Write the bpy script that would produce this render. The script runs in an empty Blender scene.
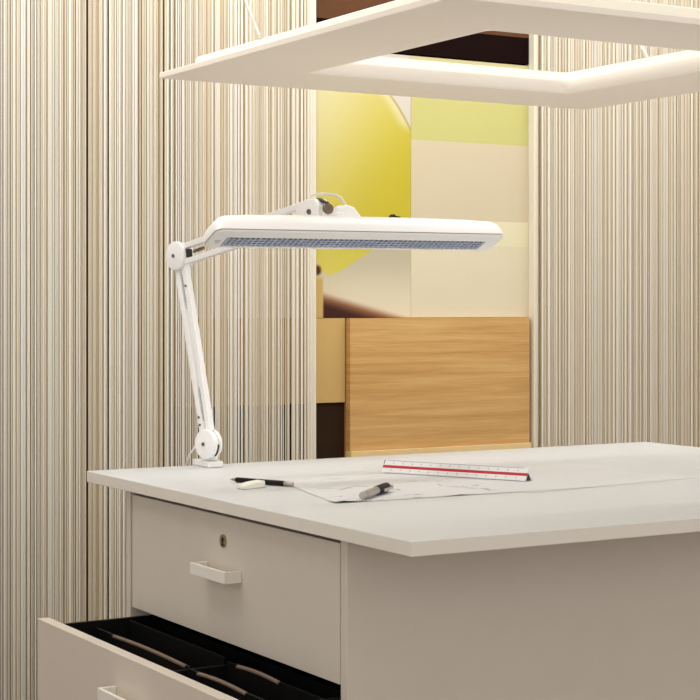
import bpy, bmesh, math, random
from mathutils import Vector, Matrix
R = random.Random(7)
C = bpy.context.scene.collection
V = Vector

# ---------------------------------------------------------------- materials
def lin(c):
    return tuple(((v/255)/12.92 if v/255 <= .04045 else ((v/255+.055)/1.055)**2.4) for v in c)

def mat(name, rgb, rough=.5, metal=0, emit=0, emit_rgb=None, var=.0, scale=40, spec=.4, bump=0):
    m = bpy.data.materials.new(name); m.use_nodes = True
    nt = m.node_tree; b = nt.nodes['Principled BSDF']
    col = (*lin(rgb), 1)
    b.inputs['Base Color'].default_value = col
    b.inputs['Roughness'].default_value = rough
    b.inputs['Metallic'].default_value = metal
    b.inputs['Specular IOR Level'].default_value = spec
    tc = nt.nodes.new('ShaderNodeTexCoord')
    nz = nt.nodes.new('ShaderNodeTexNoise'); nz.inputs['Scale'].default_value = scale
    nz.inputs['Detail'].default_value = 3
    nt.links.new(tc.outputs['Object'], nz.inputs['Vector'])
    if var:
        mx = nt.nodes.new('ShaderNodeMix'); mx.data_type = 'RGBA'; mx.blend_type = 'MULTIPLY'
        rp = nt.nodes.new('ShaderNodeValToRGB')
        rp.color_ramp.elements[0].color = (1-var, 1-var, 1-var, 1); rp.color_ramp.elements[0].position = .3
        rp.color_ramp.elements[1].color = (1, 1, 1, 1); rp.color_ramp.elements[1].position = .7
        nt.links.new(nz.outputs['Fac'], rp.inputs['Fac'])
        mx.inputs[0].default_value = 1
        mx.inputs[6].default_value = col
        nt.links.new(rp.outputs['Color'], mx.inputs[7])
        nt.links.new(mx.outputs[2], b.inputs['Base Color'])
    if bump:
        bp = nt.nodes.new('ShaderNodeBump'); bp.inputs['Strength'].default_value = bump
        bp.inputs['Distance'].default_value = .002
        nt.links.new(nz.outputs['Fac'], bp.inputs['Height'])
        nt.links.new(bp.outputs['Normal'], b.inputs['Normal'])
    if emit:
        b.inputs['Emission Color'].default_value = (*lin(emit_rgb or rgb), 1)
        b.inputs['Emission Strength'].default_value = emit
    return m

def attr_mat(name, rough=.6, spec=.2, transl=0):
    m = bpy.data.materials.new(name); m.use_nodes = True
    nt = m.node_tree; b = nt.nodes['Principled BSDF']
    a = nt.nodes.new('ShaderNodeAttribute'); a.attribute_name = 'tint'
    nt.links.new(a.outputs['Color'], b.inputs['Base Color'])
    b.inputs['Roughness'].default_value = rough
    b.inputs['Specular IOR Level'].default_value = spec
    if transl:
        t = nt.nodes.new('ShaderNodeBsdfTranslucent'); mx = nt.nodes.new('ShaderNodeMixShader')
        nt.links.new(a.outputs['Color'], t.inputs['Color'])
        mx.inputs[0].default_value = transl
        nt.links.new(b.outputs[0], mx.inputs[1]); nt.links.new(t.outputs[0], mx.inputs[2])
        nt.links.new(mx.outputs[0], nt.nodes['Material Output'].inputs['Surface'])
    return m

def wood_mat(name, c0, c1, c2, sc=(1.6, 1.6, 22)):
    m = bpy.data.materials.new(name); m.use_nodes = True
    nt = m.node_tree; b = nt.nodes['Principled BSDF']
    tc = nt.nodes.new('ShaderNodeTexCoord'); mp = nt.nodes.new('ShaderNodeMapping')
    mp.inputs['Scale'].default_value = sc
    n1 = nt.nodes.new('ShaderNodeTexNoise'); n1.inputs['Scale'].default_value = 2.2; n1.inputs['Detail'].default_value = 6
    n1.inputs['Distortion'].default_value = .5
    mp2 = nt.nodes.new('ShaderNodeMapping'); mp2.inputs['Scale'].default_value = (sc[0]*4, sc[1]*4, sc[2]*12)
    n2 = nt.nodes.new('ShaderNodeTexNoise'); n2.inputs['Scale'].default_value = 2.5; n2.inputs['Detail'].default_value = 4
    rp = nt.nodes.new('ShaderNodeValToRGB')
    e = rp.color_ramp.elements
    e[0].position = .3; e[0].color = (*lin(c0), 1); e[1].position = .72; e[1].color = (*lin(c2), 1)
    k = e.new(.5); k.color = (*lin(c1), 1)
    ad = nt.nodes.new('ShaderNodeMix'); ad.inputs[0].default_value = .38
    nt.links.new(tc.outputs['Object'], mp.inputs[0]); nt.links.new(tc.outputs['Object'], mp2.inputs[0])
    nt.links.new(mp.outputs[0], n1.inputs['Vector']); nt.links.new(mp2.outputs[0], n2.inputs['Vector'])
    nt.links.new(n1.outputs['Fac'], ad.inputs[2]); nt.links.new(n2.outputs['Fac'], ad.inputs[3])
    nt.links.new(ad.outputs[0], rp.inputs['Fac']); nt.links.new(rp.outputs['Color'], b.inputs['Base Color'])
    b.inputs['Roughness'].default_value = .5
    b.inputs['Specular IOR Level'].default_value = .25
    return m

M = dict(
    wall=mat('brown_wall', (104, 80, 54), .8, var=.15),
    backing=mat('cream_backing', (222, 210, 186), .8, var=.05, scale=6),
    floor=mat('floor_carpet', (120, 94, 70), .9, var=.2, scale=200),
    ceiling=mat('ceiling_paint', (235, 230, 220), .9, var=.02),
    trim=mat('pale_trim', (226, 218, 198), .6, var=.03),
    tan=mat('tan_panel', (198, 164, 100), .6, var=.05, scale=8),
    darkpanel=mat('dark_panel', (50, 35, 22), .85, spec=.08, var=.1),
    brownboard=mat('brown_board', (92, 62, 42), .9, spec=.05, var=.1),
    blackboard=mat('black_brown_board', (24, 12, 10), .9, spec=.03, var=.1),
    woodtrim=mat('pale_wood_trim', (226, 196, 140), .55, var=.06),
    wood=wood_mat('oak_front', (176, 130, 72), (197, 154, 94), (212, 175, 115), (1.2, 1.2, 30)),
    woodedge=mat('oak_edge', (176, 112, 56), .6, var=.12),
    top=mat('worktop_laminate', (207, 209, 210), .45, var=.015, scale=30, spec=.3),
    cab=mat('cabinet_lacquer', (214, 204, 190), .5, var=.02, scale=20, spec=.3),
    handle=mat('handle_white', (236, 231, 220), .4, var=.01, spec=.4),
    black=mat('drawer_black', (10, 10, 11), .6, var=.2, spec=.2),
    lip=mat('divider_lip', (124, 104, 88), .45, var=.1),
    chrome=mat('lock_chrome', (180, 165, 140), .25, metal=1, var=.05),
    darkslot=mat('lock_slot', (40, 28, 20), .6, var=.05),
    pend=mat('pendant_white_lifted', (238, 230, 217), .55, emit=.15, emit_rgb=(255, 240, 222), var=.01),  # emission added to brighten the underside; the plate itself is not luminous
    pendglow=mat('pendant_opal', (240, 236, 222), .5, emit=.12, emit_rgb=(255, 248, 230), var=.01),
    lipglow=mat('pendant_lip', (238, 230, 217), .55, emit=.24, emit_rgb=(255, 244, 228), var=.01),
    diffuser=mat('pendant_diffuser', (240, 236, 224), .5, emit=.34, emit_rgb=(255, 248, 232), var=.01),
    lampw=mat('lamp_white', (250, 249, 247), .35, var=.01, spec=.5),
    lampg=mat('lamp_offwhite', (250, 249, 246), .4, var=.01, spec=.4),
    lampseam=mat('lamp_seam', (120, 118, 112), .6, var=.02),
    lampblack=mat('lamp_black', (28, 26, 26), .5, var=.1),
    screw=mat('screw_steel', (140, 132, 122), .35, metal=.8, var=.1),
    knob=mat('knob_steel', (128, 112, 96), .35, metal=.8, var=.2, scale=120),
    louver=mat('louver_silver', (196, 206, 230), .3, metal=.35, var=.3, scale=160),
    louverdark=mat('louver_slate', (92, 98, 118), .45, metal=.3, var=.4, scale=200),
    cable=mat('cable_white', (232, 230, 224), .5, var=.01),
    steelcable=mat('steel_cable', (215, 210, 198), .4, var=.05),
    paper=attr_mat('drawing_paper', .85, .1),
    ink=mat('pencil_marks', (166, 164, 168), .9, var=.2, spec=.1),
    inkdark=mat('pencil_marks_dark', (128, 122, 118), .9, var=.2, spec=.1),
    pencil=mat('pencil_black', (14, 14, 15), .45, var=.1, spec=.2),
    silver=mat('silver_metal', (176, 172, 166), .28, metal=.9, var=.05),
    penblack=mat('pen_black', (20, 19, 20), .5, var=.1, spec=.15),
    eraser=mat('eraser_white', (238, 236, 224), .7, var=.02),
    rulerw=mat('ruler_white', (228, 226, 225), .4, var=.01),
    rulerr=mat('ruler_red', (184, 26, 40), .45, var=.05),
    rulerink=mat('ruler_marks', (150, 150, 165), .7, var=.05),
    curtain=attr_mat('curtain_strings', .75, .15, .35),
    art=attr_mat('art_print', .6, .15),
)

# ---------------------------------------------------------------- mesh helpers
def box(bm, x0, x1, y0, y1, z0, z1, mx=None):
    vs = [V((x, y, z)) for x in (x0, x1) for y in (y0, y1) for z in (z0, z1)]
    if mx: vs = [mx @ v for v in vs]
    v = [bm.verts.new(p) for p in vs]
    for f in ((0, 1, 3, 2), (4, 6, 7, 5), (0, 4, 5, 1), (2, 3, 7, 6), (0, 2, 6, 4), (1, 5, 7, 3)):
        bm.faces.new([v[i] for i in f])
    return bm

def frame_of(d):
    d = d.normalized(); up = V((0, 0, 1)) if abs(d.z) < .95 else V((1, 0, 0))
    a = d.cross(up).normalized(); b = a.cross(d).normalized()
    return a, b

def loft(bm, rings, close=True, caps=True):
    rv = [[bm.verts.new(p) for p in r] for r in rings]
    n = len(rv[0])
    for i in range(len(rv)-1):
        for j in range(n if close else n-1):
            bm.faces.new((rv[i][j], rv[i][(j+1) % n], rv[i+1][(j+1) % n], rv[i+1][j]))
    if caps and close:
        bm.faces.new(rv[0][::-1]); bm.faces.new(rv[-1])
    return bm

def tube(bm, pts, r, n=12):
    pts = [V(p) for p in pts]
    rs = r if isinstance(r, (list, tuple)) else [r]*len(pts)
    rings = []
    for i, p in enumerate(pts):
        d = pts[min(i+1, len(pts)-1)] - pts[max(i-1, 0)]
        a, b = frame_of(d)
        rings.append([p + (a*math.cos(2*math.pi*k/n) + b*math.sin(2*math.pi*k/n))*rs[i] for k in range(n)])
    return loft(bm, rings)

def bar(bm, p, q, w, h, side):
    """rectangular bar from p to q, w along side, h along the third axis"""
    p, q, side = V(p), V(q), V(side).normalized()
    d = (q-p).normalized(); t = d.cross(side).normalized()
    rings = [[o + side*w/2*a + t*h/2*b for a, b in ((-1, -1), (1, -1), (1, 1), (-1, 1))] for o in (p, q)]
    return loft(bm, rings)

def smooth_path(pts, n=8):
    pts = [V(p) for p in pts]; out = []
    P = [pts[0]] + pts + [pts[-1]]
    for i in range(1, len(P)-2):
        for k in range(n):
            t = k/n; a, b, c, d = P[i-1], P[i], P[i+1], P[i+2]
            out.append(.5*((2*b)+(c-a)*t+(2*a-5*b+4*c-d)*t*t+(3*b-a-3*c+d)*t**3))
    out.append(pts[-1]); return out

def wpos(o):
    p = V(o.location)
    while o.parent: o = o.parent; p += o.location
    return p

def obj(name, bm, m, parent=None, loc=None, bevel=0, smooth=0, seg=2):
    """one mesh object; geometry comes in world coordinates"""
    base = V(loc) if loc is not None else (wpos(parent) if parent else V((0, 0, 0)))
    bmesh.ops.recalc_face_normals(bm, faces=bm.faces)
    bmesh.ops.translate(bm, verts=bm.verts, vec=-base)
    me = bpy.data.meshes.new(name); bm.to_mesh(me); bm.free()
    o = bpy.data.objects.new(name, me); C.objects.link(o)
    if parent: o.parent = parent
    else: o.location = base
    me.materials.append(m)
    if smooth:
        me.polygons.foreach_set('use_smooth', [True]*len(me.polygons))
        me.set_sharp_from_angle(angle=math.radians(smooth))
    if bevel:
        b = o.modifiers.new('bevel', 'BEVEL'); b.width = bevel; b.segments = seg; b.limit_method = 'ANGLE'
        b.angle_limit = math.radians(40)
    return o

def tag(o, label=None, cat=None, group=None, kind=None):
    for k, v in (('label', label), ('category', cat), ('group', group), ('kind', kind)):
        if v: o[k] = v
    return o

def thing(name, label, cat, loc, group=None):
    o = bpy.data.objects.new(name, None); C.objects.link(o); o.location = loc; o.empty_display_size = .05
    return tag(o, label, cat, group)

def struct(name, bm, m, **k):
    return tag(obj(name, bm, m, **k), kind='structure')

B = bmesh.new

def tint_mesh(name, verts, faces, cols, m, parent=None):
    me = bpy.data.meshes.new(name); me.from_pydata(verts, [], faces)
    a = me.color_attributes.new('tint', 'FLOAT_COLOR', 'POINT')
    flat = []
    for c in cols: flat += [*c, 1]
    a.data.foreach_set('color', flat)
    me.materials.append(m)
    o = bpy.data.objects.new(name, me); C.objects.link(o)
    if parent: o.parent = parent
    return o

# ---------------------------------------------------------------- the room
WY = 3.50
struct('floor', box(B(), -1.6, 4.6, -1.6, 3.66, -.05, 0), M['floor'])
struct('wall_back', box(B(), -1.6, 4.6, 3.60, 3.66, 0, 2.6), M['wall'])
struct('ceiling', box(B(), -1.6, 4.6, -1.6, 3.66, 2.6, 2.65), M['ceiling'])
# slim pale uprights that end the strip of panels on both sides
struct('trim_1', box(B(), 1.958, 1.9715, 3.478, 3.60, 0, 2.6), M['trim'], bevel=.001)
struct('trim_2', box(B(), 2.5985, 2.6120, 3.476, 3.60, 0, 2.6), M['trim'], bevel=.001)

# string curtains --------------------------------------------------------
def curtain(name, x0, x1, label, seed, dark=None):
    rr = random.Random(seed); vs, fs, cs = [], [], []
    pal = [(248, 245, 234), (244, 239, 225), (250, 248, 241), (240, 232, 213), (251, 250, 244), (234, 221, 195), (245, 241, 228)]
    back = [(238, 226, 200), (232, 216, 184), (242, 233, 211), (216, 196, 158), (244, 237, 220)]
    def strand(x, w, y, c):
        c = lin(c); k = rr.uniform(.93, 1.02); c = tuple(min(1, v*k) for v in c)
        yy = y + rr.uniform(-.002, .002); b = len(vs)
        for z in (.015, 2.585):
            for (px, py) in ((x, yy), (x+w*.5, yy-.0003), (x+w, yy), (x+w*.5, yy+.0004)): vs.append((px, py, z)); cs.append(c)
        for j in range(4): fs.append((b+j, b+(j+1) % 4, b+4+(j+1) % 4, b+4+j))
    for y, front, pl in ((3.462, 1, pal), (3.470, 0, back)):
        x = x0
        while x < x1-.006:
            left = dark and x < dark
            if front:
                w = rr.choice((.0014, .0018, .0022, .003, .0040))
                strand(x, w, y, rr.choice(pl)); x += w + rr.choice((.0006, .0012, .0022, .0036, .006))
            else:
                w = rr.uniform(.0018, .0046); strand(x, w, y, rr.choice(pl))
                x += w + rr.uniform(.0003, .0008) + (rr.uniform(.0008, .0046) if rr.random() < (.32 if left else .22) else 0)
    o = tint_mesh(name, vs, fs, cs, M['curtain'])
    return tag(o, label, 'curtain', kind='stuff')
curtain('string_curtain', .45, 1.957, 'cream string curtain hanging left of the yellow print, behind the desk lamp', 3, 1.66)
curtain('string_curtain', 2.6130, 3.9, 'cream string curtain hanging right of the oak front and colour block panel', 5)

# panels seen behind the strings and between them
pb = obj('backing_panel', box(B(), 1.66, 1.972, 3.52, 3.598, 1.022, 2.58), M['backing'])
tag(pb, 'plain cream panel on the wall behind the left string curtain', 'wall panel')
pb = obj('backing_panel', box(B(), 2.6135, 3.9, 3.52, 3.598, .005, 2.58), M['backing'])
tag(pb, 'plain cream panel on the wall behind the right string curtain', 'wall panel')

t = thing('low_cabinet', 'low cabinet with tan upper and dark lower front left of the oak front', 'cabinet', (1.86, 3.55, 0))
obj('upper_front', box(B(), 1.66, 2.0625, 3.50, 3.598, .8225, 1.0215), M['tan'], t, bevel=.001)['label'] = 'tan upper front'
obj('lower_front', box(B(), 1.66, 2.0625, 3.506, 3.598, .0, .8205), M['darkpanel'], t, bevel=.001)['label'] = 'dark brown lower front'

t = thing('oak_cabinet', 'oak cabinet with wide horizontal grain front standing behind the white desk', 'cabinet', (2.33, 3.54, 0))
obj('carcass', box(B(), 2.0640, 2.597, 3.503, 3.598, .6755, 1.0205), M['woodedge'], t)
obj('front_panel', box(B(), 2.0655, 2.589, 3.482, 3.5025, .7085, 1.0212), M['wood'], t, bevel=.0008)
obj('ledge', box(B(), 2.0640, 2.589, 3.474, 3.5025, .675, .7078), M['woodtrim'], t, bevel=.001)['label'] = 'pale wood ledge below the oak front'
obj('base_front', box(B(), 2.0640, 2.589, 3.490, 3.598, 0, .6745), M['wood'], t, bevel=.001)

# yellow print: colours of a close-up photograph of a yellow rounded form
def mixc(a, b, t): return tuple(a[i]+(b[i]-a[i])*t for i in range(3))
def sst(a, b, x):
    t = max(0, min(1, (x-a)/(b-a))); return t*t*(3-2*t)
LOW = [(316, 262), (319, 269), (323, 274), (328, 276.5), (335, 274.5), (345, 269), (360, 259), (375, 249), (392, 237), (415, 220)]
def lowy(x):
    for (a, b), (c, d) in zip(LOW, LOW[1:]):
        if x <= c: return b+(d-b)*(x-a)/(c-a)
    return 215
def art_col(x, y):
    t = sst(-.10, 1.0, (x-316)/95*.62 + (y-95)/150*.62)
    yel = mixc((238, 228, 176), (214, 196, 58), t)
    yel = mixc(yel, (224, 212, 104), sst(225, 262, y)*.65)
    c = yel
    e = x - (388 + 24*max(0, (y-97)/36)**.8 if y > 97 else 388 - (97-y)*.5)   # pale petal at upper right
    if y < 139:
        f0 = c; c = mixc(c, (242, 232, 186), sst(-16, -2, e)*.8)
        c = mixc(c, (150, 120, 60), (sst(-2, 0, e)-sst(0, 2.5, e))*.55)
        c = mixc(c, (230, 220, 206), sst(0, 3, e)); c = mixc(c, f0, sst(122, 138, y)*(1 if e < 0 else .0))
    cream = mixc((206, 196, 166), (226, 214, 184), sst(255, 310, y))
    cream = mixc(cream, (214, 200, 168), sst(360, 316, x)*.5)
    c = mixc(c, cream, sst(-1.2, 1.4, y-lowy(x)))
    wy = 296.5 + (x-323)*.288
    w = sst(-5, 4, y-wy)*sst(321, 323.5, x)
    c = mixc(c, mixc((150, 104, 74), (64, 34, 24), sst(0, 12, y-wy)), w)
    if x < 324: c = mixc(c, (206, 172, 104), sst(275, 283, y)*sst(323.5, 321.5, x))
    d = math.hypot((x-317)/4, (y-272)/5); c = mixc(c, (84, 52, 24), sst(1.3, .5, d))
    return tuple(v*(.74+.14*sst(245, 300, y)) for v in lin(c))
AX0, AX1, AZ0, AZ1 = 1.9837, 2.2460, 1.0222, 1.655
t = thing('art_print', 'abstract yellow close-up print on the wall above the tan panel, behind the lamp', 'picture', (2.115, 3.51, 1.022))
nx, nz = 96, 240; vs, fs, cs = [], [], []
for j in range(nz+1):
    for i in range(nx+1):
        u, v = i/nx, j/nz
        vs.append((AX0+(AX1-AX0)*u-2.115, 3.4995-3.51, AZ0+(AZ1-AZ0)*v-1.022)); cs.append(art_col(316+95*u, 318-(318-57)*v))
for j in range(nz):
    for i in range(nx):
        a = j*(nx+1)+i; fs.append((a, a+1, a+nx+2, a+nx+1))
tint_mesh('printed_face', vs, fs, cs, M['art'], t)
obj('board', box(B(), AX0, AX1, 3.5005, 3.598, AZ0, AZ1), M['backing'], t)

# colour block panel
t = thing('colour_block_panel', 'flat panel of pale green, yellow and beige blocks right of the yellow print', 'picture', (2.42, 3.51, 1.022))
blocks = [(1.0222, 1.199, (223, 212, 180)), (1.199, 1.260, (226, 218, 180)), (1.260, 1.4525, (228, 212, 178)),
          (1.4525, 1.600, (216, 210, 130)), (1.600, 1.655, (228, 216, 160))]
for i, (z0, z1, c) in enumerate(blocks):
    p = obj('colour_block', box(B(), 2.2470, 2.5975, 3.5, 3.598, z0, z1), mat('block_colour', tuple(v*(.95 if i == 0 else .96 if i == 1 else .88) for v in c), .7, var=.02, scale=5), t)
    p['label'] = ['beige bottom block', 'pale cream green narrow block', 'beige middle block', 'yellow green block', 'pale yellow top block'][i]

t = thing('wall_board', 'dark brown boards on the wall above the pictures, seen through the pendant', 'wall panel', (2.29, 3.52, 1.656))
obj('lower_board', box(B(), 1.9837, 2.5975, 3.497, 3.598, 1.6585, 1.7240), M['blackboard'], t)['label'] = 'near black lower board'
obj('upper_board', box(B(), 1.9837, 2.5975, 3.497, 3.598, 1.7245, 2.58), M['brownboard'], t)['label'] = 'brown upper board'

# ---------------------------------------------------------------- desk
TX0, TY0, TY1 = 1.184, 1.843, 2.936
w = obj('worktop', box(B(), TX0, 2.50, TY0, TY1, .7300, .75), M['top'], loc=(1.84, 2.39, .73), bevel=.0012)
w.data.materials.append(mat('worktop_edge_lifted', (232, 226, 214), .5, var=.01, spec=.3))  # same white as the top, colour raised to offset dim light on the sides
for p in w.data.polygons:
    if abs(p.normal.z) < .5: p.material_index = 1
tag(w, 'large white worktop lying on the drawer cabinet, holding the papers and ruler', 'worktop')

t = thing('drawer_cabinet', 'white cabinet with one closed and one open drawer under the worktop', 'cabinet', (1.7, 2.42, 0))
CX0, CX1, CY0, CY1 = 1.204, 2.06, 2.038, 2.802
obj('side_panel', box(B(), CX0, CX1, CY0, CY0+.018, 0.03, .7298), M['cab'], t, bevel=.0012)
obj('side_panel', box(B(), CX0, CX1, CY1-.018, CY1, 0.03, .7298), M['cab'], t, bevel=.0012)
obj('back_panel', box(B(), CX1-.018, CX1, CY0+.0185, CY1-.0185, .03, .7298), M['cab'], t)
obj('bottom_panel', box(B(), CX0+.02, CX1-.019, CY0+.0185, CY1-.0185, .06, .078), M['cab'], t)
obj('plinth', box(B(), CX0+.05, CX1-.02, CY0+.03, CY1-.03, 0, .0295), M['darkpanel'], t)

def handle_bm(xf, z0, z1, y0, y1, d=.030, th=.005):
    bm = B(); zt = (z0+z1)/2
    box(bm, xf-d, xf-d+th, y0, y1, z0, z1)
    box(bm, xf-d+th, xf-.0002, y0, y0+th, z0, z1)
    box(bm, xf-d+th, xf-.0002, y1-th, y1, z0, z1)
    box(bm, xf-d+th, xf-.0002, y0+th, y1-th, z0, z0+.004)
    bmesh.ops.remove_doubles(bm, verts=bm.verts, dist=1e-6)
    return bm

FY0, FY1 = 2.0585, 2.7755
def drawer(x, z0, z1, label, hz, hy=(2.356, 2.478), lock=None):
    d = obj('drawer', box(B(), x, x+.020, FY0, FY1, z0, z1), M['cab'], t, bevel=.0010)
    d['label'] = label
    obj('handle', handle_bm(x, hz-.018, hz, *hy), M['handle'], d, bevel=.0006)
    if lock:
        bm = B(); tube(bm, [(x-.0022, 2.418, lock), (x+.002, 2.418, lock)], .0105, 24)
        lk = obj('lock', bm, M['chrome'], d, smooth=40); lk['label'] = 'round metal lock'
        bm = B(); box(bm, x-.0027, x-.0021, 2.4165, 2.4195, lock-.006, lock+.003)
        tube(bm, [(x-.0027, 2.418, lock+.0025), (x-.0021, 2.418, lock+.0025)], .0032, 12)
        box(bm, x-.0026, x-.0021, 2.412, 2.424, lock-.0075, lock-.0055)
        obj('keyhole', bm, M['darkslot'], d)
    return d
d = drawer(CX0, .5247, .7212, 'closed drawer front with a lock', .643, lock=.682)
bm = B(); box(bm, CX0+.0205, CX1-.05, FY0+.012, FY0+.022, .535, .70); box(bm, CX0+.0205, CX1-.05, FY1-.022, FY1-.012, .535, .70)
box(bm, CX0+.0205, CX1-.05, FY0+.0225, FY1-.0225, .535, .541)
obj('box', bm, M['black'], d)['label'] = 'black drawer box'
# open drawer
OX = 1.031
d = drawer(OX, .318, .5210, 'open drawer pulled out, black inside', .471, hy=(2.318, 2.44))
bm = B()
box(bm, OX+.0203, OX+.70, FY0+.004, FY0+.012, .335, .505)
box(bm, OX+.0203, OX+.70, FY1-.008, FY1, .335, .508)
box(bm, OX+.0203, OX+.70, FY0+.0122, FY1-.0082, .335, .343)
box(bm, OX+.69, OX+.70, FY0+.0122, FY1-.0082, .3432, .500)
o = obj('box', bm, M['black'], d); o['label'] = 'black drawer box'
def divider(x, y0, y1, z, lip):
    bm = B(); box(bm, x, x+.004, y0, y1, .3435, z)
    obj('divider', bm, M['black'], d)['label'] = 'black file divider'
    if lip:
        bm = B(); a, b = lip
        n = 10
        for k in range(n):
            y_0, y_1 = a+(b-a)*k/n, a+(b-a)*(k+1)/n
            dz = lambda y: .0025*math.sin((y-a)/(b-a)*math.pi)
            vv = [bm.verts.new((xx, yy, z+dz(yy)+zz)) for yy in (y_0, y_1) for xx, zz in ((x-.0015, -.004), (x-.0015, -.0016), (x+.002, .0010))]
            bm.faces.new((vv[0], vv[3], vv[4], vv[1])); bm.faces.new((vv[1], vv[4], vv[5], vv[2]))
        bmesh.ops.remove_doubles(bm, verts=bm.verts, dist=1e-6)
        obj('label_strip', bm, M['lip'], d)['label'] = 'grey brown label strip on a divider'
divider(1.132, 2.395, 2.765, .497, (2.405, 2.69))
divider(1.126, 2.075, 2.385, .497, (2.19, 2.35))
divider(1.193, 2.395, 2.765, .5045, None)
divider(1.193, 2.075, 2.385, .5005, (2.215, 2.352))
divider(1.25, 2.075, 2.765, .497, None)
bm = B(); box(bm, 1.055, 1.70, 2.387, 2.393, .3435, .494)
obj('divider', bm, M['black'], d)['label'] = 'black file divider'
# lowest drawer, closed
drawer(CX0, .082, .3145, 'closed bottom drawer front', .235)

# ---------------------------------------------------------------- desk lamp
P1 = V((1.4070, 2.8870, .7935)); P2 = V((1.3957, 2.9886, 1.1454)); P3 = V((1.4377, 2.5307, 1.2141))
NRM = V((-.965, -.26, 0)).normalized()           # side of the joints that shows the round covers
lamp = thing('desk_lamp', 'white clamp-on desk lamp with long flat head on two jointed arms', 'lamp', (1.4186, 2.9078, .75))
# clamp on the back edge
cc = V((1.4186, 2.905, .75))
bm = B(); box(bm, 1.3985, 1.4295, 2.872, 2.9425, .7503, .7615)
box(bm, 1.3985, 1.4295, 2.9365, 2.9425, .685, .7502)
box(bm, 1.3995, 1.4285, 2.886, 2.9364, .685, .692)
clamp = obj('clamp', bm, M['lampw'], lamp, bevel=.002)
bm = B(); tube(bm, [(1.4155, 2.902, .6925), (1.4155, 2.902, .7290)], .006, 14)
tube(bm, [(1.4155, 2.902, .645), (1.4155, 2.902, .6845)], .009, 14)
obj('clamp_screw', bm, M['lampg'], clamp, smooth=40)
bm = B(); tube(bm, [(1.4146, 2.8935, .7626), (1.4146, 2.8935, .772)], .0125, 20)
obj('swivel_post', bm, M['lampg'], lamp, smooth=40)

def disc(c, r, th, bulge=.0025, n=36):
    bm = B(); a, b = frame_of(NRM); rings = []
    for k, (rr, dd) in enumerate(((r, -th/2), (r, th/2-.002), (r*.95, th/2), (r*.55, th/2+bulge*.7), (r*.02, th/2+bulge))):
        rings.append([c+NRM*dd+(a*math.cos(2*math.pi*i/n)+b*math.sin(2*math.pi*i/n))*rr for i in range(n)])
    return loft(bm, rings)
def joint(name, c, r, gap):
    j = obj(name, disc(c+NRM*gap, r, .008), M['lampw'], lamp, smooth=35)
    obj('rear_cover', disc(c-NRM*gap, r*.93, .006, .001), M['lampw'], j, smooth=35)
    bm = B(); tube(bm, [c+NRM*(gap+.0045), c+NRM*(gap+.0082)], .0036, 14)
    obj('screw', bm, M['screw'], j, smooth=40)
    bm = B(); tube(bm, [c-NRM*(gap-.0042), c+NRM*(gap-.0042)], r*.84, 26)
    k = obj('hub', bm, M['lampg'], j, smooth=40)
    return j
j1 = joint('lower_joint', P1, .0280, .0074)
j2 = joint('elbow_joint', P2, .0275, .0105)
# dark stop blocks inside the joints
bm = B(); uu = V((.108, -.994, 0)).normalized()
loft(bm, [[P1+NRM*o+(uu*math.cos(a)+V((0, 0, 1))*math.sin(a))*rr for rr, a in [(.0274, -.95+.19*k) for k in range(6)]+[(.0230, -.19*k) for k in range(6)]] for o in (-.006, .006)])
obj('stop', bm, M['lampblack'], j1)['label'] = 'black stop between the joint covers'
bm = B()
bar(bm, P2+uu*.022+V((0, 0, .004)), P2+uu*.037+V((0, 0, .005)), .009, .015, NRM)
obj('stop', bm, M['lampblack'], j2)['label'] = 'black stop between the joint covers'

def arm(name, a, b, off, w, h, ina, inb, springs):
    d = (b-a).normalized(); tt = d.cross(NRM).normalized(); par = None
    for s in (1, -1):
        bm = B(); bar(bm, a+d*ina+tt*off*s, b-d*inb+tt*off*s, w, h, NRM)
        o = obj(name if par is None else 'parallel_bar', bm, M['lampw'] if s > 0 else M['lampg'], lamp if par is None else par, bevel=.0015)
        par = par or o
    # springs between the bars
    if springs:
        for s, (f0, f1) in springs:
            L = (b-a).length; pts = []; n = 9*14
            for k in range(n+1):
                f = f0+(f1-f0)*k/n; ph = 2*math.pi*k/9
                pts.append(a+d*L*f+tt*(off*.0+s*.0+.0028*math.cos(ph))+NRM*(.0028*math.sin(ph)))
            bm = B(); tube(bm, pts, .0007, 5)
            obj('spring', bm, M['screw'], par, smooth=60)['label'] = 'thin steel spring'
    return par
arm('lower_arm', P1, P2, .0098, .012, .0120, .022, .014, [(0, (.12, .30)), (0, (.72, .90))])
P3b = P3
arm('upper_arm', P2, P3b, .0150, .012, .011, .018, .014, [(0, (.11, .19))])
# small pins on the lower arm
dd = (P2-P1).normalized(); tt = dd.cross(NRM).normalized()
for f, sg in ((.145, 1), (.105, 1), (.83, -1)):
    p = P1+dd*(P2-P1).length*f+tt*.0098*sg*(1 if tt.y > 0 else -1)
    bm = B(); tube(bm, [p+NRM*.0055, p+NRM*.0078], .0024, 10)
    obj('pin', bm, M['screw'], lamp)['label'] = 'small dark pin on the lower arm'

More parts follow.
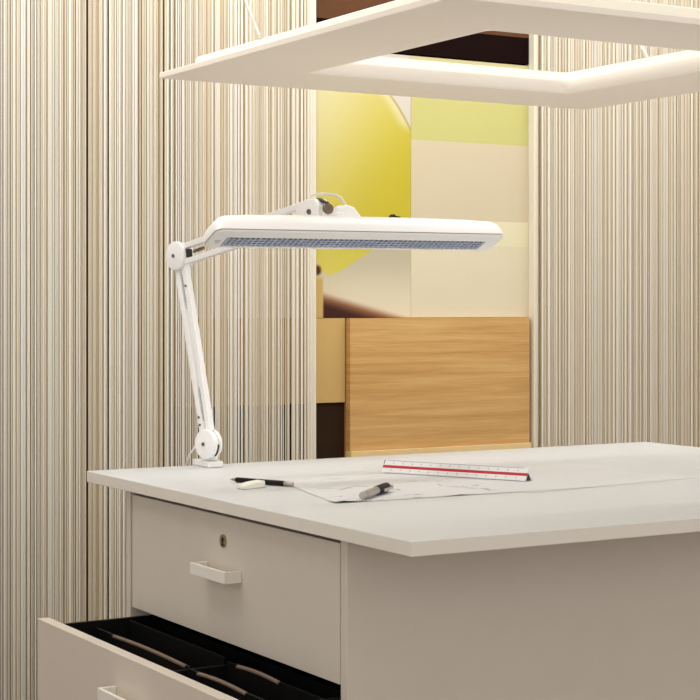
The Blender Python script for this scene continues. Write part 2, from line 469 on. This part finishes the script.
# head: a long shallow tray tilted toward the camera
HT = math.radians(25); HA = V((1.2065, 2.4468, 1.1730)); HL, HW = .562, .0615
e1 = V((1, 0, .0033/.557)).normalized(); e2 = V((0, math.cos(HT), -math.sin(HT))); e3 = e1.cross(e2).normalized()
def H(x, v, n): return HA+e1*x+e2*v+e3*n
def rrect(ix, iv, r, n, seg=6):
    """rounded rectangle ring inset by ix, iv at height n"""
    x0, x1, v0, v1 = ix, HL-ix, iv, HW-iv
    out = []
    for cx, cv, a0 in ((x1-r, v1-r, 0), (x0+r, v1-r, 90), (x0+r, v0+r, 180), (x1-r, v0+r, 270)):
        for k in range(seg+1):
            a = math.radians(a0+90*k/seg); out.append(H(cx+r*math.cos(a), cv+r*math.sin(a), n))
    return out
bm = B()
loft(bm, [rrect(0, 0, .013, 0), rrect(.0012, .0006, .013, .011), rrect(.006, .0022, .013, .0205), rrect(.014, .0060, .012, .0265), rrect(.055, .0095, .010, .0305), rrect(.150, .0120, .010, .0335)], caps=True)
shell = obj('head_shell', bm, M['lampw'], lamp, smooth=50)
shell['label'] = 'glossy white upper shell of the lamp head'
bm = B(); loft(bm, [rrect(.0015, .0015, .012, -.0014), rrect(.0015, .0015, .012, -.0001)])
obj('seam', bm, M['lampseam'], shell)
# lower rim with a rectangular opening
ox0, ox1, ov0, ov1 = .0285, HL-.0285, .0235, .0550
bm = B()
outer = [rrect(.0004, .0004, .013, -.0015), rrect(.0022, .0022, .011, -.0040)]
loft(bm, outer, caps=False)
ring = outer[1]; n = len(ring)
lo = [bm.verts.new(p) for p in ring]
inn = []
for p in ring:
    q = p-HA; x = max(ox0, min(ox1, q.dot(e1))); v = max(ov0, min(ov1, q.dot(e2)))
    xs = q.dot(e1)
    if xs > HL/2: x = ox1
    else: x = ox0
    v = ov1 if q.dot(e2) > HW/2 else ov0
    inn.append((x, v))
iv = {}
def gv(x, v, nn):
    k = (x, v, nn)
    if k not in iv: iv[k] = bm.verts.new(H(x, v, nn))
    return iv[k]
for i in range(n):
    a, b = lo[i], lo[(i+1) % n]; c = gv(*inn[(i+1) % n], -.0040); dq = gv(*inn[i], -.0040)
    if c is dq: bm.faces.new((a, b, c))
    else: bm.faces.new((a, b, c, dq))
cs4 = [(ox0, ov0), (ox1, ov0), (ox1, ov1), (ox0, ov1)]
for i in range(4):
    p, q = cs4[i], cs4[(i+1) % 4]
    bm.faces.new((gv(*p, -.0040), gv(*q, -.0040), gv(*q, -.0012), gv(*p, -.0012)))
bmesh.ops.remove_doubles(bm, verts=bm.verts, dist=1e-6)
rim = obj('head_rim', bm, M['lampg'], lamp, smooth=30)
rim['label'] = 'white lower rim of the lamp head'
# louver grid in the opening
bm = B()
HM = Matrix.Translation(HA) @ Matrix(((e1.x, e2.x, e3.x, 0), (e1.y, e2.y, e3.y, 0), (e1.z, e2.z, e3.z, 0), (0, 0, 0, 1)))
nb = 52
for k in range(nb):
    x = ox0+.004+(ox1-ox0-.008)*k/(nb-1)
    box(bm, x-.0011, x+.0011, ov0+.001, ov1-.001, -.0036, -.0014, HM)
for v in (ov0+.009, ov0+.0165, ov0+.024):
    box(bm, ox0+.001, ox1-.001, v-.0010, v+.0010, -.0038, -.0014, HM)
lv = obj('louver', bm, M['louver'], rim); lv['label'] = 'silver blue louver grid'
bm = B(); box(bm, ox0+.0005, ox1-.0005, ov0+.0005, ov1-.0005, -.0012, -.0006, HM)
obj('reflector', bm, M['louverdark'], rim)['label'] = 'slate reflector behind the louver'
# tiny marks on the rim near its left end
bm = B()
for i, (x, v) in enumerate(((.012, .034), (.0155, .0345), (.019, .035), (.0145, .041), (.018, .041))):
    box(bm, x, x+.0022, v, v+.0022, -.0043, -.0040, HM)
obj('printed_mark', bm, M['ink'], rim)

# bracket behind the head
br = []
bm = B()
d3 = (P3-P2).normalized()
prof = [(-.050, -.010), (-.046, .010), (-.018, .0165), (.006, .0165), (.020, .004), (.020, -.022), (-.046, -.022)]
loft(bm, [[P3+NRM*o+uu*px_+V((0, 0, pz)) for px_, pz in prof] for o in (.015, -.015)])
brk = obj('head_bracket', bm, M['lampg'], lamp, bevel=.002)
bm = B(); sc = P3+uu*-.006+V((0, 0, -.005)); tube(bm, [sc+NRM*.0155, sc+NRM*.018], .0045, 16)
obj('screw', bm, M['screw'], brk, smooth=40)
bm = B(); kc = P3+V((.0015, -.033, -.0015)); kn_ = V((-.56, -.83, 0)).normalized(); tube(bm, [kc, kc+kn_*.012, kc+kn_*.0135, kc+kn_*.0136, kc+kn_*.0125, kc+kn_*.0145], [.0092, .0092, .0078, .0055, .0050, .0030], 22)
kn = obj('tilt_knob', bm, M['knob'], lamp, smooth=40); kn['label'] = 'ribbed metal tilt knob'
bm = B(); bar(bm, P3+uu*.002+V((0, 0, .0172)), P3+uu*.026+V((0, 0, .0088)), .010, .0026, NRM)
obj('tension_lever', bm, M['lampblack'], kn)['label'] = 'dark lever beside the knob'
# mount that carries the head
bm = B(); hx = 1.4790
loft(bm, [[V((x, P3.y-.030+y, z)) for x, z in ((hx-.030, 1.178), (hx+.052, 1.175), (hx+.040, 1.190), (hx+.026, 1.204), (hx+.014, 1.2175), (hx-.002, 1.222), (hx-.016, 1.214), (hx-.022, 1.20))] for y in (0, .030)])
obj('head_mount', bm, M['lampw'], lamp, bevel=.004)
bm = B(); box(bm, 1.4340, 1.470, 2.497, 2.525, 1.178, 1.208)
obj('mount_yoke', bm, M['lampg'], lamp, bevel=.003)
# switch on the top
p = H(.352, .022, .0335)
bm = B(); loft(bm, [[p+V((x, y, z)) for x, z in ((-.009, 0), (.010, 0), (.009, .0062), (.001, .0070), (-.003, .0100), (-.006, .0075))] for y in (-.006, .006)])
sw = obj('switch', bm, M['lampblack'], lamp); sw['label'] = 'small black switch on top of the head'
# cable: arch over the bracket, then along the arms and down behind the desk
bm = B()
a = P3+uu*-.030+V((0, 0, .012))
pts = smooth_path([a, a+V((.012, .0, .014)), V((1.4540, 2.520, 1.2390)), V((1.4700, 2.512, 1.2340)), V((1.4800, 2.508, 1.2170))])
tube(bm, pts, .0023, 10)
cb = obj('cable', bm, M['cable'], lamp, smooth=60); cb['label'] = 'white cable arching over the lamp bracket'
bm = B(); tube(bm, smooth_path([P1+V((-.006, .028, .006)), P1+V((-.013, .040, -.012)), P1+V((-.016, .060, -.035)), P1+V((-.016, .068, -.08)), P1+V((-.016, .068, -.30)), P1+V((-.02, .068, -.70)), P1+V((-.0, .08, -.788))]), .0019, 10)
obj('cable', bm, M['cable'], lamp, smooth=60)['label'] = 'white cable running down behind the worktop'

# ---------------------------------------------------------------- pendant
PX0, PX1, PY0, PY1, PZ = 1.317, 2.31, 1.945, 2.91, 1.47
pend = thing('pendant_light', 'large square white ring pendant hanging above the desk', 'ceiling lamp', ((PX0+PX1)/2, (PY0+PY1)/2, PZ))
def ring_sweep(bm, prof, r_in=0, closed=True):
    """sweep (inset, z) profile round the square with mitred corners"""
    rings = []
    for s, z in prof:
        rings.append([V((PX0+s, PY0+s, z)), V((PX1-s, PY0+s, z)), V((PX1-s, PY1-s, z)), V((PX0+s, PY1-s, z))])
    if closed: rings.append(rings[0])
    return loft(bm, rings, caps=False)
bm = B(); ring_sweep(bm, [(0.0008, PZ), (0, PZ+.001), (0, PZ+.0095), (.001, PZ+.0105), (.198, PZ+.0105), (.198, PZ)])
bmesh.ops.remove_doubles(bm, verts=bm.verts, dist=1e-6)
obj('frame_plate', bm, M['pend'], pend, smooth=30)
bm = B(); ring_sweep(bm, [(.048, PZ+.0106), (.050, PZ+.034), (.053, PZ+.037), (.205, PZ+.037), (.205, PZ+.0106)])
bmesh.ops.remove_doubles(bm, verts=bm.verts, dist=1e-6)
obj('light_box', bm, M['pendglow'], pend, smooth=30)['label'] = 'glowing opal box on top of the ring'
def rsq(s, z, r, seg=5):
    x0, x1, y0, y1 = PX0+s, PX1-s, PY0+s, PY1-s; out = []
    for cx, cy, a0 in ((x1-r, y1-r, 0), (x0+r, y1-r, 90), (x0+r, y0+r, 180), (x1-r, y0+r, 270)):
        for k in range(seg+1):
            a = math.radians(a0+90*k/seg); out.append(V((cx+r*math.cos(a), cy+r*math.sin(a), z)))
    return out
bm = B()
lp = [(.1982, PZ)]+[(.1985+.0215*math.sin(math.radians(a)), PZ+.022*(1-math.cos(math.radians(a)))) for a in range(0, 91, 15)]
loft(bm, [rsq(s, z, .012) for s, z in lp], caps=False)
obj('inner_lip', bm, M['lipglow'], pend, smooth=60)
bm = B(); loft(bm, [rsq(s, z, .012) for s, z in ((.2199, PZ+.0222), (.2199, PZ+.038), (.2055, PZ+.0382))], caps=False)
obj('diffuser', bm, M['diffuser'], pend, smooth=30)['label'] = 'bright inner diffuser band'
for (x, y, ex, ey) in ((1.368, 2.607, -.002, .22), (PX1-.06, 2.607, .002, .22), (1.372, 2.06, -.002, -.2), (PX1-.06, 2.06, .002, -.2)):
    zt = 2.599; za = PZ+.0372
    k = (zt-za)/.0715
    bm = B(); tube(bm, [(x, y, za), (x+ex, y+(ey/abs(ey))*.0615*k*.9, zt)], .0026, 8)
    o = obj('suspension_cable', bm, M['steelcable'], pend, smooth=60)
    bm = B(); tube(bm, [(x, y, za), (x, y, za+.006)], .004, 10)
    obj('cable_anchor', bm, M['steelcable'], o, smooth=40)

# ---------------------------------------------------------------- things on the desk
DZ = .7503
# drawing sheets
def sheet(name, label, corners, dz, curls, marks, nx=44, ny=30):
    (ax, ay), (bx, by), (cx, cy), (dx, dy) = corners
    vs, fs, cs = [], [], []; base = lin((211, 210, 209))
    seg = {}                                    # strokes binned on a 2 cm grid for speed
    for c, strokes in marks:
        for p, q, wd in strokes:
            for gx in range(int((min(p[0], q[0])-.003)/.02), int((max(p[0], q[0])+.003)/.02)+1):
                for gy in range(int((min(p[1], q[1])-.003)/.02), int((max(p[1], q[1])+.003)/.02)+1):
                    seg.setdefault((gx, gy), []).append((p, q, wd, lin(c)))
    for j in range(ny+1):
        for i in range(nx+1):
            u, v = i/nx, j/ny
            x = (ax*(1-u)+bx*u)*(1-v)+(dx*(1-u)+cx*u)*v; y = (ay*(1-u)+by*u)*(1-v)+(dy*(1-u)+cy*u)*v
            z = dz
            for (cu, cv, ru, rv, h) in curls:
                r = math.hypot((u-cu)/ru, (v-cv)/rv); z += h*max(0, 1-r)**2
            col = base
            for (p, q, wd, c) in seg.get((int(x/.02), int(y/.02)), ()):
                lx, ly = q[0]-p[0], q[1]-p[1]; t = max(0, min(1, ((x-p[0])*lx+(y-p[1])*ly)/(lx*lx+ly*ly)))
                d = math.hypot(x-p[0]-lx*t, y-p[1]-ly*t)
                if d < wd: col = mixc(col, c, min(1, (wd-d)/wd*1.5))
            vs.append((x-ax, y-ay, z)); cs.append(col)
    for j in range(ny):
        for i in range(nx):
            a = j*(nx+1)+i; fs.append((a, a+1, a+nx+2, a+nx+1))
    o = tint_mesh(name, vs, fs, cs, M['paper'])
    o.location = (ax, ay, DZ); o.data.polygons.foreach_set('use_smooth', [True]*len(fs))
    return tag(o, label, 'paper')
def strokes_from(segs, n, jit, wd, rr):
    out = []
    for (p, q) in segs:
        for k in range(n):
            f0, f1 = sorted((rr.random(), rr.random())); j = lambda: rr.uniform(-jit, jit)
            a = (p[0]+(q[0]-p[0])*f0+j(), p[1]+(q[1]-p[1])*f0+j()); b = (p[0]+(q[0]-p[0])*f1+j(), p[1]+(q[1]-p[1])*f1+j())
            if math.dist(a, b) > .004: out.append((a, b, wd*rr.uniform(.6, 1.3)))
    return out
rr = random.Random(11)
light = strokes_from([((1.40, 2.585), (1.47, 2.60)), ((1.446, 2.573), (1.53, 2.573)), ((1.385, 2.458), (1.43, 2.44)), ((1.409, 2.408), (1.47, 2.46)),
                      ((1.3335, 2.334), (1.3856, 2.3365)), ((1.473, 2.461), (1.478, 2.421)), ((1.558, 2.477), (1.61, 2.465)), ((1.498, 2.391), (1.4958, 2.357)),
                      ((1.611, 2.465), (1.646, 2.435)), ((1.61, 2.4175), (1.5918, 2.372))], 4, .006, .0016, rr)
scrib = strokes_from([((1.592, 2.372), (1.6204, 2.355)), ((1.650, 2.375), (1.640, 2.343)), ((1.6308, 2.3126), (1.6242, 2.281)), ((1.60, 2.36), (1.63, 2.30))], 9, .010, .0010, rr)
dark = strokes_from([((1.464, 2.298), (1.498, 2.295)), ((1.4522, 2.2577), (1.47, 2.2614))], 4, .003, .0016, rr)
sheet('drawing_sheet', 'white drawing sheet with pencil sketches spread under the ruler, nearest to the front', [(1.3118, 2.2560), (1.8000, 2.2420), (1.9500, 2.5900), (1.4050, 2.6250)], .0004,
      [(.03, 0, .12, .12, .0032), (.46, 0, .07, .10, .0018)],
      [((150, 148, 156), light+scrib), ((92, 88, 88), dark)], 460, 300)
sheet('drawing_sheet', 'second white drawing sheet at the right, partly under the first sheet', [(1.66, 2.2250), (2.05, 2.2750), (2.05, 2.60), (1.64, 2.56)], .0001,
      [], [])

# triangular scale ruler
ra, rb = V((1.6350, 2.6310, DZ+.0011)), V((1.7635, 2.3740, DZ+.0011))
ax = (rb-ra).normalized(); sd = ax.cross(V((0, 0, 1))).normalized()      # sd points to the camera side (-X,-Y)
if sd.dot(V((-1, -1, 0))) < 0: sd = -sd
A_, B_, C_ = (.0150, 0), (-.0150, 0), (0, .0215)
def rp(o, s, z): return o+sd*s+V((0, 0, z))
def tri(lobe):
    pts = []
    for (p, q) in ((A_, C_), (C_, B_), (B_, A_)):
        m = ((p[0]+q[0])/2, (p[1]+q[1])/2); cx, cz = 0, .0072
        f = lambda t, dpt: (p[0]+(q[0]-p[0])*t+(cx-m[0])*dpt, p[1]+(q[1]-p[1])*t+(cz-m[1])*dpt)
        pts += [p, f(.06, 0), f(.42, .0), f(.42, .28), f(.58, .28), f(.58, 0), f(.94, 0)]
    return pts
rul = thing('scale_ruler', 'white triangular scale ruler with red groove lying on the drawings', 'ruler', (ra+rb)/2)
bm = B(); loft(bm, [[rp(o, s, z) for s, z in tri(1)] for o in (ra, rb)])
obj('body', bm, M['rulerw'], rul)
bm = B()
def onface(t, lift=.0002):
    s = A_[0]+(C_[0]-A_[0])*t; z = A_[1]+(C_[1]-A_[1])*t
    nn = V((C_[1], 0, A_[0])).normalized()
    return s+nn.x*lift, z+nn.z*lift
loft(bm, [[rp(o, *onface(t, l)) for t, l in ((.395, .0002), (.605, .0002), (.605, -.001), (.395, -.001))] for o in (ra-ax*.001, rb+ax*.001)])
obj('groove', bm, M['rulerr'], rul)['label'] = 'red groove strip'
bm = B()
L = (rb-ra).length
for k in range(1, 60):
    p = ra+ax*(L*k/60); big = k % 4 == 0; hh = .16 if big else .07
    wv = .00045
    for t0, t1 in ((.97-hh*.5, .97), (.03, .03+hh*.5)):
        bm.faces.new([bm.verts.new(rp(p+ax*e, *onface(t))) for e, t in ((-wv, t0), (wv, t0), (wv, t1), (-wv, t1))])
    if big:
        for t0, t1 in ((.74, .80), (.22, .28)):
            bm.faces.new([bm.verts.new(rp(p+ax*e, *onface(t))) for e, t in ((-.0012, t0), (.0012, t0), (.0012, t1), (-.0012, t1))])
for t0, t1 in ((.955, .985), (.012, .035)):
    bm.faces.new([bm.verts.new(rp(p, *onface(t, .00015))) for p, t in ((ra+ax*.006, t0), (rb-ax*.008, t0), (rb-ax*.008, t1), (ra+ax*.006, t1))])
obj('scale_marks', bm, M['rulerink'], rul)
bm = B()
loft(bm, [[rp(o, s*.5+.003, .0008+z*.5) for s, z in (A_, C_, B_)] for o in (rb+ax*.0002, rb+ax*.0016)])
obj('end_cap', bm, M['lampblack'], rul)['label'] = 'black end cap'
bm = B()
loft(bm, [[rp(o, s*.32, .0150+z*.32) for s, z in (A_, C_, B_)] for o in (ra-ax*.0002, ra-ax*.0016)])
obj('end_cap', bm, M['lampblack'], rul)['label'] = 'black end cap'

# mechanical pencil
pa, pq = V((1.3182, 2.6234, DZ+.0046)), V((1.3717, 2.4981, DZ+.0046))
pd = (pq-pa).normalized(); PL = (pq-pa).length
pen = thing('mechanical_pencil', 'black mechanical pencil with silver ends lying behind the eraser', 'pencil', (pa+pq)/2)
def pt(f): return pa+pd*PL*f
bm = B(); tube(bm, [pt(.105), pt(.12), pt(.875)], [.0040, .0045, .0045], 16); obj('barrel', bm, M['pencil'], pen, smooth=40)
bm = B(); tube(bm, [pt(0), pt(.03), pt(.031), pt(.105)], [.0006, .0007, .0016, .0038], 14); obj('tip', bm, M['silver'], pen, smooth=40)['label'] = 'silver tip'
bm = B(); tube(bm, [pt(.875), pt(.905), pt(.906), pt(.985), pt(1)], [.0045, .0045, .0040, .0040, .0032], 16); obj('button', bm, M['silver'], pen, smooth=40)['label'] = 'silver push button'
# eraser in front of it
q0, q1 = V((1.2835, 2.5000, 0)), V((1.3290, 2.5140, 0))
ed = (q1-q0).normalized(); es = V((-ed.y, ed.x, 0))
bm = B()
def er(f, s, z): 
    p = q0+(q1-q0)*f+es*s; return V((p.x, p.y, DZ+z))
loft(bm, [[er(0, 0, .0002), er(0, .020, .0002), er(0, .020, .0075), er(0, .001, .0060)], [er(.5, 0, .0002), er(.5, .021, .0002), er(.5, .021, .0105), er(.5, .001, .0095)],
          [er(1, 0, .0002), er(1, .020, .0002), er(1, .020, .0120), er(1, .001, .0115)]])
o = obj('eraser', bm, M['eraser'], loc=(1.306, 2.515, DZ), bevel=.0015, smooth=40); tag(o, 'small worn white eraser lying beside the black pencil', 'eraser')

# capped pen
ka, kb = V((1.3620, 2.2600, DZ+.0086)), V((1.4660, 2.3550, DZ+.0086))
kd = (kb-ka).normalized(); KL = (kb-ka).length
def kt(f): return ka+kd*KL*f
pen = thing('felt_pen', 'thick pen with silver barrel and black cap lying on the drawing sheet', 'pen', (ka+kb)/2)
bm = B(); tube(bm, [kt(.0), kt(.012), kt(.09), kt(.095), kt(.10), kt(.56)], [.0052, .0058, .0061, .0056, .0063, .0066], 18); obj('barrel', bm, M['silver'], pen, smooth=40)['label'] = 'silver barrel'
bm = B(); tube(bm, [kt(.555), kt(.57), kt(.93), kt(.985), kt(1.0)], [.0070, .0074, .0074, .0068, .0050], 18); cap = obj('cap', bm, M['penblack'], pen, smooth=40); cap['label'] = 'black cap'
cs_ = kd.cross(V((0, 0, 1))).normalized()
if cs_.y > 0: cs_ = -cs_
bm = B(); bar(bm, kt(.66)+cs_*.0088+V((0, 0, -.001)), kt(1.03)+cs_*.0088+V((0, 0, -.001)), .0022, .0046, cs_)
bar(bm, kt(.985)+cs_*.0082, kt(1.03)+cs_*.0082, .0035, .0046, cs_)
obj('clip', bm, M['silver'], cap, bevel=.0006)['label'] = 'silver clip'

# ---------------------------------------------------------------- light
def area(name, loc, size, power, rot=(0, 0, 0), col=(1, .95, .86), sy=None):
    l = bpy.data.lights.new(name, 'AREA'); l.energy = power; l.color = col
    l.shape = 'RECTANGLE'; l.size = size; l.size_y = sy or size
    o = bpy.data.objects.new(name, l); C.objects.link(o); o.location = loc; o.rotation_euler = rot
    return o
area('ceiling_light', (1.3, 1.5, 2.58), 3.0, 11, sy=2.4, col=(1, .975, .94))
area('curtain_fill', (1.9, 2.45, 2.57), 4.0, 50, rot=(math.radians(54), 0, 0), sy=.25, col=(1, 1, 1))  # added fill to brighten the curtain and wall, no actual fixture
area('cove_light', (1.9, 3.25, 2.57), 4.4, 22, rot=(math.radians(14), 0, 0), sy=.14, col=(1, 1, 1))
area('lamp_tube', (1.48, 2.475, 1.125), .48, .2, sy=.05, col=(1, .98, .95))
W = bpy.data.worlds.new('World'); bpy.context.scene.world = W; W.use_nodes = True
bg = W.node_tree.nodes['Background']; bg.inputs[0].default_value = (1.0, .972, .945, 1); bg.inputs[1].default_value = 1.08

# ---------------------------------------------------------------- camera
cd = bpy.data.cameras.new('camera'); cam = bpy.data.objects.new('camera', cd); C.objects.link(cam)
cam.location = (0, 0, 1.05); cam.rotation_euler = (math.pi/2, 0, -math.atan(1020/1720))
cd.sensor_width = 36; cd.lens = 1720/700*36; cd.shift_y = -44/700; cd.clip_start = .05; cd.clip_end = 50
bpy.context.scene.camera = cam
bpy.context.scene.view_settings.view_transform = 'Standard'
bpy.context.scene.view_settings.look = 'None'
